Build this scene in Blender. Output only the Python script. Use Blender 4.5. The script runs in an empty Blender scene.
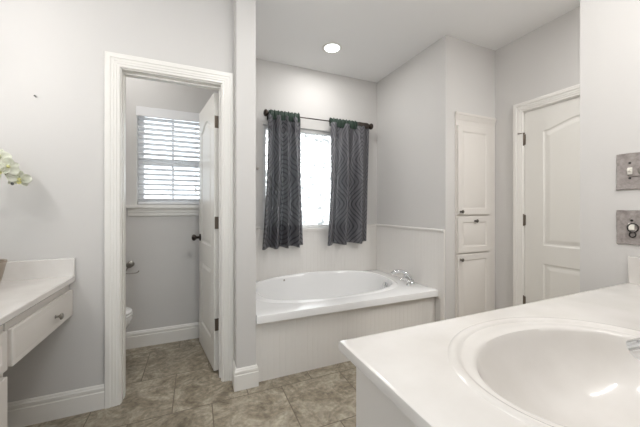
import bpy, bmesh, math, random
from mathutils import Vector, Matrix
random.seed(7)
PI = math.pi
SC = bpy.context.scene
COL = SC.collection

# ------------------------------------------------------------------ camera
cd = bpy.data.cameras.new('camera')
cam = bpy.data.objects.new('camera', cd)
COL.objects.link(cam)
cam.location = (0, 0, 1.2)
cam.rotation_euler = (PI / 2, 0, -math.radians(23.2))
cd.sensor_width = 36.0
cd.lens = 36.0 * 290.5 / 640.0
cd.shift_y = -5.0 / 640.0
cd.clip_start = 0.02
SC.camera = cam

# ------------------------------------------------------------------ world, lamps, exposure
w = bpy.data.worlds.new('daylight')
SC.world = w
w.use_nodes = True
bg = w.node_tree.nodes['Background']
bg.inputs['Color'].default_value = (0.97, 0.985, 1.0, 1)
bg.inputs['Strength'].default_value = 4.2
SC.view_settings.view_transform = 'Standard'
SC.view_settings.look = 'None'
SC.view_settings.gamma = 1.0
SC.view_settings.use_curve_mapping = False
SC.view_settings.exposure = 0.42
SC.cycles.use_denoising = True
SC.cycles.max_bounces = 14
SC.cycles.diffuse_bounces = 8
SC.cycles.transparent_max_bounces = 16
SC.cycles.sample_clamp_indirect = 6.0
SC.cycles.caustics_reflective = False
SC.cycles.caustics_refractive = False
CAN_W = 9.0        # watts of each recessed lamp
GLOBE_E = 58.0      # glow of the vanity globes
WARM = (1.0, 0.98, 0.955)


# ------------------------------------------------------------------ materials
def mat(name, col, rough=0.5, metal=0.0, spec=0.5, noise=None, bump=None, coat=0.0):
    """noise = (scale, colour2, amount); bump = (scale, strength, distance)"""
    m = bpy.data.materials.new(name)
    m.use_nodes = True
    nt = m.node_tree
    b = nt.nodes['Principled BSDF']
    b.inputs['Base Color'].default_value = (*col, 1)
    b.inputs['Roughness'].default_value = rough
    b.inputs['Metallic'].default_value = metal
    b.inputs['Specular IOR Level'].default_value = spec
    b.inputs['Coat Weight'].default_value = coat
    tc = nt.nodes.new('ShaderNodeTexCoord')
    if noise:
        n = nt.nodes.new('ShaderNodeTexNoise')
        n.inputs['Scale'].default_value = noise[0]
        n.inputs['Detail'].default_value = 5
        nt.links.new(tc.outputs['Object'], n.inputs['Vector'])
        r = nt.nodes.new('ShaderNodeValToRGB')
        r.color_ramp.elements[0].position = 0.5 - noise[2]
        r.color_ramp.elements[1].position = 0.5 + noise[2]
        r.color_ramp.elements[0].color = (*noise[1], 1)
        r.color_ramp.elements[1].color = (*col, 1)
        nt.links.new(n.outputs['Fac'], r.inputs['Fac'])
        nt.links.new(r.outputs['Color'], b.inputs['Base Color'])
    if bump:
        n2 = nt.nodes.new('ShaderNodeTexNoise')
        n2.inputs['Scale'].default_value = bump[0]
        n2.inputs['Detail'].default_value = 3
        nt.links.new(tc.outputs['Object'], n2.inputs['Vector'])
        bp = nt.nodes.new('ShaderNodeBump')
        bp.inputs['Strength'].default_value = bump[1]
        bp.inputs['Distance'].default_value = bump[2]
        nt.links.new(n2.outputs['Fac'], bp.inputs['Height'])
        nt.links.new(bp.outputs['Normal'], b.inputs['Normal'])
    return m


WALL = mat('wall_paint', (0.61, 0.598, 0.585), 0.75, bump=(90, 0.06, 0.002))
CEIL = mat('ceiling_paint', (0.84, 0.84, 0.84), 0.85, bump=(70, 0.08, 0.002))
TRIM = mat('trim_paint', (0.77, 0.755, 0.725), 0.35)
DOOR = mat('door_paint', (0.74, 0.725, 0.69), 0.38)
CABP = mat('cabinet_paint', (0.68, 0.652, 0.62), 0.4)
BEAD = mat('beadboard_paint', (0.74, 0.72, 0.695), 0.4)
ACRYL = mat('tub_acrylic', (0.80, 0.80, 0.80), 0.12, coat=0.3)
MARBLE = mat('cultured_marble', (0.72, 0.70, 0.677), 0.16, noise=(5.5, (0.625, 0.60, 0.57), 0.2), coat=0.25)
PORC = mat('porcelain', (0.82, 0.82, 0.81), 0.1)
CHROME = mat('chrome', (0.78, 0.79, 0.8), 0.08, 1.0)
NICKEL = mat('satin_nickel', (0.36, 0.34, 0.31), 0.28, 1.0)
KNOBM = mat('dark_pewter_knob', (0.13, 0.12, 0.105), 0.3, 0.9)
BRONZE = mat('dark_bronze', (0.045, 0.035, 0.03), 0.35, 0.8)
HINGE = mat('antique_hinge', (0.17, 0.14, 0.115), 0.42, 0.75)
PEWTER = mat('cast_pewter', (0.38, 0.345, 0.33), 0.6, 0.15, noise=(60, (0.24, 0.215, 0.205), 0.2), bump=(120, 0.5, 0.003))
PEWTER_RIM = mat('worn_pewter_edge', (0.25, 0.225, 0.21), 0.6, 0.2, bump=(120, 0.5, 0.003))
IVORY = mat('ivory_plastic', (0.8, 0.78, 0.72), 0.35)
BLACK = mat('black_metal', (0.02, 0.018, 0.016), 0.4)
HEAD = mat('fringe_green_pocket_cloth', (0.011, 0.030, 0.019), 0.6)  # green fringe glow painted into the cloth colour
VINYL = mat('window_vinyl', (0.78, 0.78, 0.78), 0.35)
SLAT = mat('blind_slat_paint', (0.77, 0.77, 0.78), 0.45)
CORD = mat('blind_cord', (0.7, 0.7, 0.69), 0.8)
PETAL = mat('orchid_petal', (0.74, 0.74, 0.67), 0.55, noise=(30, (0.66, 0.68, 0.55), 0.25))
LIP = mat('orchid_lip', (0.62, 0.6, 0.28), 0.5)
STEM = mat('orchid_stem', (0.07, 0.10, 0.035), 0.5)
LEAF = mat('orchid_leaf', (0.06, 0.15, 0.05), 0.4)
POTM = mat('orchid_pot_glaze', (0.30, 0.25, 0.20), 0.35)
SOIL = mat('orchid_bark', (0.09, 0.06, 0.04), 0.9)
GROUND = mat('bounce_ground', (0.33, 0.33, 0.32), 0.9, noise=(3, (0.27, 0.27, 0.26), 0.2))  # pale tone chosen to bounce daylight up under the blind slats


def emit_mat(name, col, s):
    m = bpy.data.materials.new(name)
    m.use_nodes = True
    nt = m.node_tree
    b = nt.nodes['Principled BSDF']
    b.inputs['Base Color'].default_value = (0.9, 0.9, 0.9, 1)
    b.inputs['Emission Color'].default_value = (*col, 1)
    b.inputs['Emission Strength'].default_value = s
    return m


LENS = emit_mat('lamp_lens', (0.93, 1.0, 0.97), 6.0)
GLOBE = emit_mat('lamp_globe', (1.0, 0.98, 0.955), GLOBE_E)


def floor_mat():
    m = bpy.data.materials.new('stone_look_tile')
    m.use_nodes = True
    nt = m.node_tree
    N = nt.nodes.new
    L = nt.links.new
    b = nt.nodes['Principled BSDF']
    tc = N('ShaderNodeTexCoord')
    mp = N('ShaderNodeMapping')
    mp.inputs['Location'].default_value = (0.127 + 0.44 * 20, -1.905 + 0.44 * 21, 0)
    L(tc.outputs['Object'], mp.inputs['Vector'])
    br = N('ShaderNodeTexBrick')
    br.offset = 0.5
    br.offset_frequency = 2
    br.inputs['Scale'].default_value = 1.0
    br.inputs['Mortar Size'].default_value = 0.003
    br.inputs['Mortar Smooth'].default_value = 0.3
    br.inputs['Bias'].default_value = 0.0
    br.inputs['Brick Width'].default_value = 0.44
    br.inputs['Row Height'].default_value = 0.44
    br.inputs['Color1'].default_value = (0.36, 0.36, 0.36, 1)
    br.inputs['Color2'].default_value = (0.64, 0.64, 0.64, 1)
    br.inputs['Mortar'].default_value = (0.5, 0.5, 0.5, 1)
    L(mp.outputs['Vector'], br.inputs['Vector'])
    # per tile shift of the cloud pattern
    sc = N('ShaderNodeVectorMath'); sc.operation = 'SCALE'
    sc.inputs['Scale'].default_value = 9.0
    L(br.outputs['Color'], sc.inputs[0])
    ad = N('ShaderNodeVectorMath'); ad.operation = 'ADD'
    L(tc.outputs['Object'], ad.inputs[0])
    L(sc.outputs['Vector'], ad.inputs[1])
    n1 = N('ShaderNodeTexNoise')
    n1.inputs['Scale'].default_value = 5.5
    n1.inputs['Detail'].default_value = 9
    n1.inputs['Roughness'].default_value = 0.74
    n1.inputs['Distortion'].default_value = 1.6
    L(ad.outputs['Vector'], n1.inputs['Vector'])
    rp = N('ShaderNodeValToRGB')
    e = rp.color_ramp.elements
    e[0].position = 0.33; e[0].color = (0.135, 0.110, 0.076, 1)
    e[1].position = 0.66; e[1].color = (0.42, 0.38, 0.305, 1)
    k = e.new(0.47); k.color = (0.255, 0.220, 0.165, 1)
    k = e.new(0.56); k.color = (0.345, 0.305, 0.238, 1)
    L(n1.outputs['Fac'], rp.inputs['Fac'])
    n2 = N('ShaderNodeTexNoise')
    n2.inputs['Scale'].default_value = 45
    n2.inputs['Detail'].default_value = 6
    L(ad.outputs['Vector'], n2.inputs['Vector'])
    mx = N('ShaderNodeMix'); mx.data_type = 'RGBA'; mx.blend_type = 'OVERLAY'
    mx.inputs['Factor'].default_value = 0.65
    L(rp.outputs['Color'], mx.inputs[6])
    L(n2.outputs['Fac'], mx.inputs[7])
    g = N('ShaderNodeMix'); g.data_type = 'RGBA'
    L(br.outputs['Fac'], g.inputs['Factor'])
    L(mx.outputs[2], g.inputs[6])
    g.inputs[7].default_value = (0.125, 0.10, 0.07, 1)
    L(g.outputs[2], b.inputs['Base Color'])
    b.inputs['Roughness'].default_value = 0.42
    bp = N('ShaderNodeBump')
    bp.inputs['Strength'].default_value = 0.35
    bp.inputs['Distance'].default_value = 0.003
    iv = N('ShaderNodeMath'); iv.operation = 'SUBTRACT'
    L(n1.outputs['Fac'], iv.inputs[0])
    L(br.outputs['Fac'], iv.inputs[1])
    L(iv.outputs[0], bp.inputs['Height'])
    L(bp.outputs['Normal'], b.inputs['Normal'])
    return m


TILE = floor_mat()


def curtain_mat():
    """slate cloth with a woven pattern of nested rounded diamonds"""
    m = bpy.data.materials.new('slate_curtain_cloth')
    m.use_nodes = True
    nt = m.node_tree
    N = nt.nodes.new
    L = nt.links.new
    b = nt.nodes['Principled BSDF']
    uv = N('ShaderNodeUVMap'); uv.uv_map = 'UVMap'
    sep = N('ShaderNodeSeparateXYZ')
    L(uv.outputs['UV'], sep.inputs[0])

    def mth(op, a, bb=None, c=None):
        n = N('ShaderNodeMath'); n.operation = op
        for i, v in enumerate((a, bb, c)):
            if v is None:
                continue
            if isinstance(v, (int, float)):
                n.inputs[i].default_value = v
            else:
                L(v, n.inputs[i])
        return n.outputs[0]

    def tri(v, cell, ph):
        # distance to the nearest cell centre, in metres
        f = mth('FRACT', mth('ADD', mth('DIVIDE', v, cell), ph))
        return mth('MULTIPLY', mth('ABSOLUTE', mth('SUBTRACT', f, 0.5)), cell)

    def family(ph):
        dx = tri(sep.outputs['X'], 0.46, ph)
        dz = mth('MULTIPLY', tri(sep.outputs['Y'], 0.50, ph), 0.78)
        d = mth('POWER', mth('ADD', mth('POWER', dx, 1.35), mth('POWER', dz, 1.35)), 1 / 1.35)
        return d
    d = mth('MINIMUM', family(0.0), family(0.5))
    sn = mth('SINE', mth('MULTIPLY', d, 2 * PI / 0.034))
    fac = mth('MULTIPLY_ADD', sn, 0.5, 0.5)
    rp = N('ShaderNodeValToRGB')
    e = rp.color_ramp.elements
    e[0].position = 0.12; e[0].color = (0.055, 0.055, 0.061, 1)
    e[1].position = 0.40; e[1].color = (0.150, 0.150, 0.165, 1)
    L(fac, rp.inputs['Fac'])
    L(rp.outputs['Color'], b.inputs['Base Color'])
    b.inputs['Roughness'].default_value = 0.42
    tr = N('ShaderNodeBsdfTranslucent')
    tr.inputs['Color'].default_value = (0.16, 0.16, 0.19, 1)
    ms = N('ShaderNodeMixShader')
    ms.inputs[0].default_value = 0.06
    L(b.outputs[0], ms.inputs[1])
    L(tr.outputs[0], ms.inputs[2])
    tp = N('ShaderNodeBsdfTransparent')       # open weave
    m2 = N('ShaderNodeMixShader')
    m2.inputs[0].default_value = 0.12
    L(ms.outputs[0], m2.inputs[1])
    L(tp.outputs[0], m2.inputs[2])
    L(m2.outputs[0], nt.nodes['Material Output'].inputs['Surface'])
    return m


CLOTH = curtain_mat()


def glass_mat(name, obscure):
    m = bpy.data.materials.new(name)
    m.use_nodes = True
    nt = m.node_tree
    N = nt.nodes.new
    L = nt.links.new
    nt.nodes.remove(nt.nodes['Principled BSDF'])
    tp = N('ShaderNodeBsdfTransparent')
    tp.inputs['Color'].default_value = (0.94, 0.96, 0.96, 1) if obscure else (0.74, 0.77, 0.79, 1)
    out = nt.nodes['Material Output']
    ms = N('ShaderNodeMixShader')
    if obscure:
        tl = N('ShaderNodeBsdfTranslucent')
        tl.inputs['Color'].default_value = (0.37, 0.385, 0.39, 1)
        tc = N('ShaderNodeTexCoord')
        n = N('ShaderNodeTexNoise')
        n.inputs['Scale'].default_value = 26
        n.inputs['Detail'].default_value = 2
        n.inputs['Distortion'].default_value = 1.2
        L(tc.outputs['Object'], n.inputs['Vector'])
        rp = N('ShaderNodeValToRGB')
        rp.color_ramp.elements[0].position = 0.36
        rp.color_ramp.elements[0].color = (0.05, 0.05, 0.05, 1)
        rp.color_ramp.elements[1].position = 0.68
        rp.color_ramp.elements[1].color = (1.0, 1.0, 1.0, 1)
        L(n.outputs['Fac'], rp.inputs['Fac'])
        L(rp.outputs['Color'], ms.inputs[0])
        L(tp.outputs[0], ms.inputs[1])
        L(tl.outputs[0], ms.inputs[2])
    else:
        gl = N('ShaderNodeBsdfGlossy')
        gl.inputs['Roughness'].default_value = 0.02
        ms.inputs[0].default_value = 0.05
        L(tp.outputs[0], ms.inputs[1])
        L(gl.outputs[0], ms.inputs[2])
    L(ms.outputs[0], out.inputs['Surface'])
    return m


GLASS = glass_mat('clear_pane', False)
OBSC = glass_mat('obscure_pane', True)


# ------------------------------------------------------------------ helpers
def obj(name, bm, m, parent=None, smooth=False, bevel=0.0, seg=2):
    bmesh.ops.recalc_face_normals(bm, faces=bm.faces)
    me = bpy.data.meshes.new(name)
    bm.to_mesh(me)
    bm.free()
    me.materials.append(m)
    o = bpy.data.objects.new(name, me)
    COL.objects.link(o)
    if parent:
        o.parent = parent
    if smooth:
        for p in me.polygons:
            p.use_smooth = True
        me.set_sharp_from_angle(angle=math.radians(38))
    if bevel > 0:
        mo = o.modifiers.new('bevel', 'BEVEL')
        mo.width = bevel
        mo.segments = seg
        mo.limit_method = 'ANGLE'
        mo.angle_limit = math.radians(40)
        for p in me.polygons:
            p.use_smooth = True
        me.set_sharp_from_angle(angle=math.radians(38))
    return o


def tag(o, label=None, cat=None, group=None, kind=None):
    if label: o['label'] = label
    if cat: o['category'] = cat
    if group: o['group'] = group
    if kind: o['kind'] = kind
    return o


def thing(name, label, cat, loc=(0, 0, 0), group=None, kind=None):
    o = bpy.data.objects.new(name, None)
    o.empty_display_size = 0.05
    COL.objects.link(o)
    o.location = loc
    return tag(o, label, cat, group, kind)


def struct(name, bm, m, label, cat, smooth=False, bevel=0.0):
    return tag(obj(name, bm, m, None, smooth, bevel), label, cat, None, 'structure')


def box(bm, x0, x1, y0, y1, z0, z1, M=None):
    vs = [bm.verts.new(Vector((x, y, z))) for z in (z0, z1) for y in (y0, y1) for x in (x0, x1)]
    if M is not None:
        for v in vs: v.co = M @ v.co
    for f in ((0, 2, 3, 1), (4, 5, 7, 6), (0, 1, 5, 4), (2, 6, 7, 3), (0, 4, 6, 2), (1, 3, 7, 5)):
        bm.faces.new([vs[i] for i in f])
    return bm


def boxes(*bs):
    bm = bmesh.new()
    for b in bs: box(bm, *b)
    return bm


def tube(bm, pts, rads, seg=12, cap=True, flat=1.0):
    """round bar along a polyline; flat squashes the second axis"""
    pts = [Vector(p) for p in pts]
    if not isinstance(rads, (list, tuple)): rads = [rads] * len(pts)
    rings = []
    up = None
    for i, p in enumerate(pts):
        d = (pts[min(i + 1, len(pts) - 1)] - pts[max(i - 1, 0)]).normalized()
        if up is None:
            up = Vector((0, 0, 1)) if abs(d.z) < 0.9 else Vector((1, 0, 0))
        a = d.cross(up).normalized()
        b2 = a.cross(d).normalized()
        up = b2
        rings.append([bm.verts.new(p + (a * math.cos(t) + b2 * math.sin(t) * flat) * rads[i])
                      for t in [2 * PI * k / seg for k in range(seg)]])
    for r0, r1 in zip(rings, rings[1:]):
        for k in range(seg):
            bm.faces.new((r0[k], r0[(k + 1) % seg], r1[(k + 1) % seg], r1[k]))
    if cap:
        bm.faces.new(rings[0][::-1]); bm.faces.new(rings[-1])
    return bm


def smooth_path(ctrl, n=8):
    P = [Vector(c) for c in ctrl]
    P = [P[0] * 2 - P[1]] + P + [P[-1] * 2 - P[-2]]
    out = []
    for i in range(1, len(P) - 2):
        for k in range(n):
            t = k / n
            p0, p1, p2, p3 = P[i - 1:i + 3]
            out.append(0.5 * ((2 * p1) + (p2 - p0) * t + (2 * p0 - 5 * p1 + 4 * p2 - p3) * t * t
                              + (3 * p1 - p0 - 3 * p2 + p3) * t ** 3))
    out.append(P[-2])
    return out


def lathe(bm, prof, M=Matrix(), seg=24):
    """prof: (radius, height) from one end to the other, around local Z"""
    rings = []
    for r, z in prof:
        if r < 1e-6:
            rings.append([bm.verts.new(M @ Vector((0, 0, z)))])
        else:
            rings.append([bm.verts.new(M @ Vector((r * math.cos(2 * PI * k / seg), r * math.sin(2 * PI * k / seg), z)))
                          for k in range(seg)])
    for a, b2 in zip(rings, rings[1:]):
        for k in range(seg):
            k2 = (k + 1) % seg
            if len(a) == 1 and len(b2) == 1: continue
            if len(a) == 1: bm.faces.new((a[0], b2[k], b2[k2]))
            elif len(b2) == 1: bm.faces.new((a[k], a[k2], b2[0]))
            else: bm.faces.new((a[k], a[k2], b2[k2], b2[k]))
    if len(rings[0]) > 1: bm.faces.new(rings[0][::-1])
    if len(rings[-1]) > 1: bm.faces.new(rings[-1])
    return bm


def axis_to(d, at):
    """matrix that sends local Z to direction d, placed at a point"""
    q = Vector((0, 0, 1)).rotation_difference(Vector(d).normalized())
    return Matrix.Translation(Vector(at)) @ q.to_matrix().to_4x4()


def sweep(bm, path, n, prof):
    """moulding: profile (a to the left of travel, b along n) mitred along a flat polyline"""
    n = Vector(n)
    P = [Vector(p) for p in path]
    D = [(P[i + 1] - P[i]).normalized() for i in range(len(P) - 1)]
    S = [n.cross(d) for d in D]
    rings = []
    for i, p in enumerate(P):
        if i == 0: mv = S[0]
        elif i == len(P) - 1: mv = S[-1]
        else: mv = (S[i - 1] + S[i]) / (1 + S[i - 1].dot(S[i]))
        rings.append([bm.verts.new(p + mv * a + n * b2) for a, b2 in prof])
    k = len(prof)
    for r0, r1 in zip(rings, rings[1:]):
        for j in range(k):
            bm.faces.new((r0[j], r0[(j + 1) % k], r1[(j + 1) % k], r1[j]))
    bm.faces.new(rings[0][::-1]); bm.faces.new(rings[-1])
    return bm


def inset(loop, d):
    """inward offset of a counter-clockwise 2D loop"""
    out = []
    m = len(loop)
    for i in range(m):
        a, b2, c = Vector(loop[i - 1]), Vector(loop[i]), Vector(loop[(i + 1) % m])
        d0 = (b2 - a).normalized(); d1 = (c - b2).normalized()
        n0 = Vector((-d0.y, d0.x)); n1 = Vector((-d1.y, d1.x))
        mv = (n0 + n1) / max(0.25, 1 + n0.dot(n1))
        out.append(b2 + mv * d)
    return out


def panel_slab(bm, wd, ht, th, loops, prof, M, both=False):
    """slab x 0..wd, z 0..ht, y 0..th, front at y=0; moulded panels cut in the front (and back)"""
    def face_side(y, sgn):
        outer = [bm.verts.new(M @ Vector((x, y, z))) for x, z in ((0, 0), (wd, 0), (wd, ht), (0, ht))]
        es = [bm.edges.new((outer[i], outer[(i + 1) % 4])) for i in range(4)]
        for lp in loops:
            prev = None
            for off, dep in [(0, 0)] + list(prof):
                pts = inset(lp, off) if off else [Vector(q) for q in lp]
                ring = [bm.verts.new(M @ Vector((q.x, y + sgn * dep, q.y))) for q in pts]
                if prev is None:
                    es += [bm.edges.new((ring[i], ring[(i + 1) % len(ring)])) for i in range(len(ring))]
                else:
                    for i in range(len(ring)):
                        j = (i + 1) % len(ring)
                        bm.faces.new((prev[i], prev[j], ring[j], ring[i]))
                prev = ring
            bmesh.ops.triangle_fill(bm, edges=[bm.edges.get((prev[i], prev[(i + 1) % len(prev)])) for i in range(len(prev))], use_beauty=True)
        bmesh.ops.triangle_fill(bm, edges=es, use_beauty=True)
        return outer
    f = face_side(0, 1)
    if both:
        b2 = face_side(th, -1)
    else:
        b2 = [bm.verts.new(M @ Vector((x, th, z))) for x, z in ((0, 0), (wd, 0), (wd, ht), (0, ht))]
        bm.faces.new(b2)
    for i in range(4):
        j = (i + 1) % 4
        bm.faces.new((f[i], f[j], b2[j], b2[i]))
    return bm


def rect_loop(x0, x1, z0, z1):
    return [(x0, z0), (x1, z0), (x1, z1), (x0, z1)]


def arch_loop(x0, x1, z0, z1, rise, n=20):
    """rectangle whose top swells into a shallow eyebrow arch"""
    lp = [(x0, z0), (x1, z0)]
    for i in range(n + 1):
        t = i / n
        x = x1 + (x0 - x1) * t
        s = abs(2 * t - 1)
        h = rise * (1 - s ** 2.0) * (1 if s < 1 else 0)
        h = rise * (0.5 + 0.5 * math.cos(PI * s)) ** 0.8
        lp.append((x, z1 + h))
    return lp


DOORPROF = [(0.010, 0.0045), (0.022, 0.005), (0.046, 0.0015), (0.050, 0.001)]
DOORPROF1 = [(0.009, 0.009), (0.018, 0.010), (0.040, 0.002), (0.044, 0.001)]
CABPROF = [(0.005, 0.006), (0.012, 0.0065), (0.028, 0.001), (0.03, 0.0005)]


def beadboard(bm, length, z0, z1, th, M, pitch=0.042):
    """panel along local x, front at y=0 facing -y, with v grooves"""
    pts = [(0, 0)]
    x = pitch
    while x < length - 0.01:
        pts += [(x - 0.0035, 0), (x - 0.0012, 0.0013), (x + 0.0012, 0.0013), (x + 0.0035, 0)]
        x += pitch
    pts += [(length, 0), (length, th), (0, th)]
    lo = [bm.verts.new(M @ Vector((p[0], p[1], z0))) for p in pts]
    hi = [bm.verts.new(M @ Vector((p[0], p[1], z1))) for p in pts]
    k = len(pts)
    for i in range(k):
        bm.faces.new((lo[i], lo[(i + 1) % k], hi[(i + 1) % k], hi[i]))
    bmesh.ops.triangle_fill(bm, edges=[bm.edges.get((lo[i], lo[(i + 1) % k])) for i in range(k)])
    bmesh.ops.triangle_fill(bm, edges=[bm.edges.get((hi[i], hi[(i + 1) % k])) for i in range(k)])
    return bm


def area_lamp(name, loc, power, size, col, direction=(0, 0, -1), parent=None, size_y=None):
    ld = bpy.data.lights.new(name, 'AREA')
    ld.energy = power
    ld.color = col
    ld.size = size
    if size_y:
        ld.shape = 'RECTANGLE'; ld.size_y = size_y
    else:
        ld.shape = 'DISK'
    o = bpy.data.objects.new(name, ld)
    COL.objects.link(o)
    q = Vector((0, 0, -1)).rotation_difference(Vector(direction).normalized())
    o.rotation_mode = 'QUATERNION'
    o.rotation_quaternion = q
    o.location = loc
    if parent: o.parent = parent
    return o


# ------------------------------------------------------------------ the room shell
CZ = 2.71
YB = 2.937          # window wall
YL = 2.127          # wall with the narrow doorway
struct('floor', boxes((-1.36, 3.0, -1.45, 3.08, -0.08, 0.0)), TILE, 'brown stone look tile floor in a staggered pattern', 'floor')
struct('ceiling', boxes((-1.36, 3.0, -1.45, 3.08, CZ, CZ + 0.08)), CEIL, 'smooth pale grey painted ceiling', 'ceiling')

# window wall with two openings
TX0, TX1, TZ0, TZ1 = -0.466, 0.08, 1.235, 2.09      # blind window
BX0, BX1, BZ0, BZ1 = 0.632, 1.64, 0.985, 2.062      # bath window
Y2 = YB + 0.14
struct('wall_back', boxes(
    (-1.22, TX0, YB, Y2, 0, CZ), (TX0, TX1, YB, Y2, 0, TZ0), (TX0, TX1, YB, Y2, TZ1, CZ),
    (TX1, BX0, YB, Y2, 0, CZ), (BX0, BX1, YB, Y2, 0, BZ0), (BX0, BX1, YB, Y2, BZ1, CZ),
    (BX1, 2.11, YB, Y2, 0, CZ)), WALL, 'far grey wall holding the two bright windows', 'wall')
struct('wall_left', boxes(
    (-1.22, -0.438, YL, YL + 0.115, 0, CZ), (-0.438, 0.185, YL, YL + 0.115, 2.078, CZ),
    (0.185, 0.249, YL, YL + 0.115, 0, CZ)), WALL, 'grey wall around the narrow open doorway', 'wall')
struct('wall_center', boxes((0.249, 0.376, 1.983, YB, 0, CZ)), WALL,
       'thin grey wing wall between doorway and bathtub', 'wall')
struct('wall_tub_end', boxes((2.0, 2.11, 1.893, YB, 0, CZ)), WALL, 'pale wall at the faucet end of the bathtub', 'wall')
struct('wall_linen', boxes((2.11, 2.635, 1.893, 2.32, 2.052, CZ), (2.11, 2.635, 2.30, 2.34, 0, 2.052),
                           (2.622, 2.635, 1.893, 2.30, 0, 2.052)), WALL,
       'narrow grey wall above and around the tall linen cabinet', 'wall')
DY0, DY1 = 0.812, 1.628
struct('wall_right', boxes((2.635, 2.75, -1.3, DY0 - 0.015, 0, CZ), (2.635, 2.75, DY1 + 0.015, 2.34, 0, CZ),
                           (2.635, 2.75, DY0 - 0.015, DY1 + 0.015, 2.055, CZ)), WALL,
       'grey wall holding the closed white door', 'wall')
struct('wall_near_right', boxes((1.735, 1.855, -0.07, 0.808, 0, CZ)), WALL,
       'bright wall end with the two metal cover plates', 'wall')
struct('wall_vanity', boxes((0.33, 1.735, -0.07, 0.05, 0, CZ)), WALL, 'grey wall behind the sink counter', 'wall')
struct('wall_far_left', boxes((-1.36, -1.22, -1.3, 3.077, 0, CZ)), WALL, 'grey side wall behind the dressing counter', 'wall')
struct('wall_behind', boxes((-1.22, -1.0, -1.42, -1.3, 0, CZ), (0.25, 2.75, -1.42, -1.3, 0, CZ),
    (-1.0, 0.25, -1.42, -1.3, 0, 0.5), (-1.0, 0.25, -1.42, -1.3, 2.2, CZ)), WALL, 'grey wall behind the viewpoint', 'wall')
struct('ground', boxes((-14, 16, 3.09, 30, -0.25, -0.20)), GROUND, 'outdoor ground made pale to bounce light onto the blind', 'ground')

# ------------------------------------------------------------------ baseboards
BPROF = [(0, 0), (0.0165, 0), (0.0165, 0.098), (0.0125, 0.103), (0.0125, 0.108), (0.0145, 0.111), (0.0145, 0.124),
         (0.0095, 0.131), (0.0095, 0.135), (0.004, 0.141), (0, 0.141)]


def baseboard(name, paths, label):
    bm = bmesh.new()
    for p in paths: sweep(bm, [(x, y, 0) for x, y in p], (0, 0, 1), BPROF)
    return struct(name, bm, TRIM, label, 'baseboard')


baseboard('baseboard_left', [[(-0.502, YL), (-1.22, YL)]], 'white moulded baseboard under the dressing counter')
baseboard('baseboard_center', [[(0.376, 2.058), (0.376, 1.983), (0.249, 1.983), (0.249, 2.108)]],
          'white baseboard wrapping the foot of the wing wall')
baseboard('baseboard_back', [[(0.249, 2.26), (0.249, YB), (-1.22, YB)]],
          'white moulded baseboard below the blind window')
baseboard('baseboard_right', [[(2.635, 1.713), (2.635, 1.886)], [(2.635, -1.3), (2.635, 0.727)]],
          'white baseboard beside the closed white door')
baseboard('baseboard_near_right', [[(1.735, 0.64), (1.735, 0.808), (1.855, 0.808), (1.855, -0.07)]],
          'white baseboard around the wall end beyond the vanity')

# ------------------------------------------------------------------ door casings
CW = 0.079


def casing_prof(cw):
    return [(0, 0), (0, 0.010), (0.004, 0.013), (0.016, 0.0125), (0.019, 0.0155), (0.031, 0.0155), (0.034, 0.0175),
            (cw * 0.62, 0.0175), (cw * 0.65, 0.021), (cw - 0.004, 0.021), (cw, 0.018), (cw, 0)]


bm = bmesh.new()
sweep(bm, [(-0.423, YL, 0), (-0.423, YL, 2.066), (0.169, YL, 2.066), (0.169, YL, 0)], (0, -1, 0), casing_prof(CW))
# jamb boards and stops
box(bm, -0.438, -0.418, YL, YL + 0.115, 0, 2.078)
box(bm, 0.164, 0.185, YL, YL + 0.115, 0, 2.078)
box(bm, -0.418, 0.164, YL, YL + 0.115, 2.060, 2.078)
box(bm, -0.418, -0.414, YL + 0.045, YL + 0.078, 0, 2.060)
box(bm, 0.153, 0.164, YL + 0.045, YL + 0.078, 0, 2.060)
box(bm, -0.414, 0.153, YL + 0.045, YL + 0.078, 2.049, 2.060)
struct('trim_1', bm, TRIM, 'white fluted casing around the narrow open doorway', 'door trim')
bm = bmesh.new()
sweep(bm, [(2.635, DY1 + 0.005, 0), (2.635, DY1 + 0.005, 2.044), (2.635, DY0 - 0.005, 2.044), (2.635, DY0 - 0.005, 0)],
      (-1, 0, 0), casing_prof(0.080))
box(bm, 2.635, 2.75, DY1 + 0.001, DY1 + 0.015, 0, 2.055)
box(bm, 2.635, 2.75, DY0 - 0.015, DY0 - 0.001, 0, 2.055)
box(bm, 2.635, 2.75, DY0 - 0.001, DY1 + 0.001, 2.038, 2.055)
struct('trim_2', bm, TRIM, 'white casing around the closed door', 'door trim')


# ------------------------------------------------------------------ doors
def knob_set(parent, at, d, m, r=0.027):
    bm = bmesh.new()
    lathe(bm, [(0.031, 0), (0.031, 0.004), (0.026, 0.009), (0.0115, 0.012), (0.0105, 0.030), (0.017, 0.036),
               (r, 0.046), (r * 1.03, 0.055), (r * 0.9, 0.064), (r * 0.55, 0.070), (0, 0.071)], axis_to(d, at), 24)
    return tag(obj('door_knob', bm, m, parent, True), 'dark bronze round knob')


def hinge(parent, M, label='dark metal hinge'):
    """local: barrel along z, centred; leaf along +x, thickness y"""
    bm = bmesh.new()
    lathe(bm, [(0.0035, -0.050), (0.006, -0.047), (0.006, 0.047), (0.0035, 0.050)], M, 12)
    box(bm, 0.001, 0.034, -0.0012, 0.0012, -0.0445, 0.0445, M)
    return tag(obj('hinge', bm, HINGE, parent, True), label)


# open door to the toilet room: hinged on the right jamb, swung inward
th = math.radians(9.5)
a = Vector((-math.sin(th), math.cos(th), 0))        # from hinge to free edge
p = Vector((-math.cos(th), -math.sin(th), 0))       # towards the visible face
HP = Vector((0.159, 2.262, 0.012))
d1 = thing('door_1', 'open white two panel door swung into the toilet room', 'door', HP, kind='structure')
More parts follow.
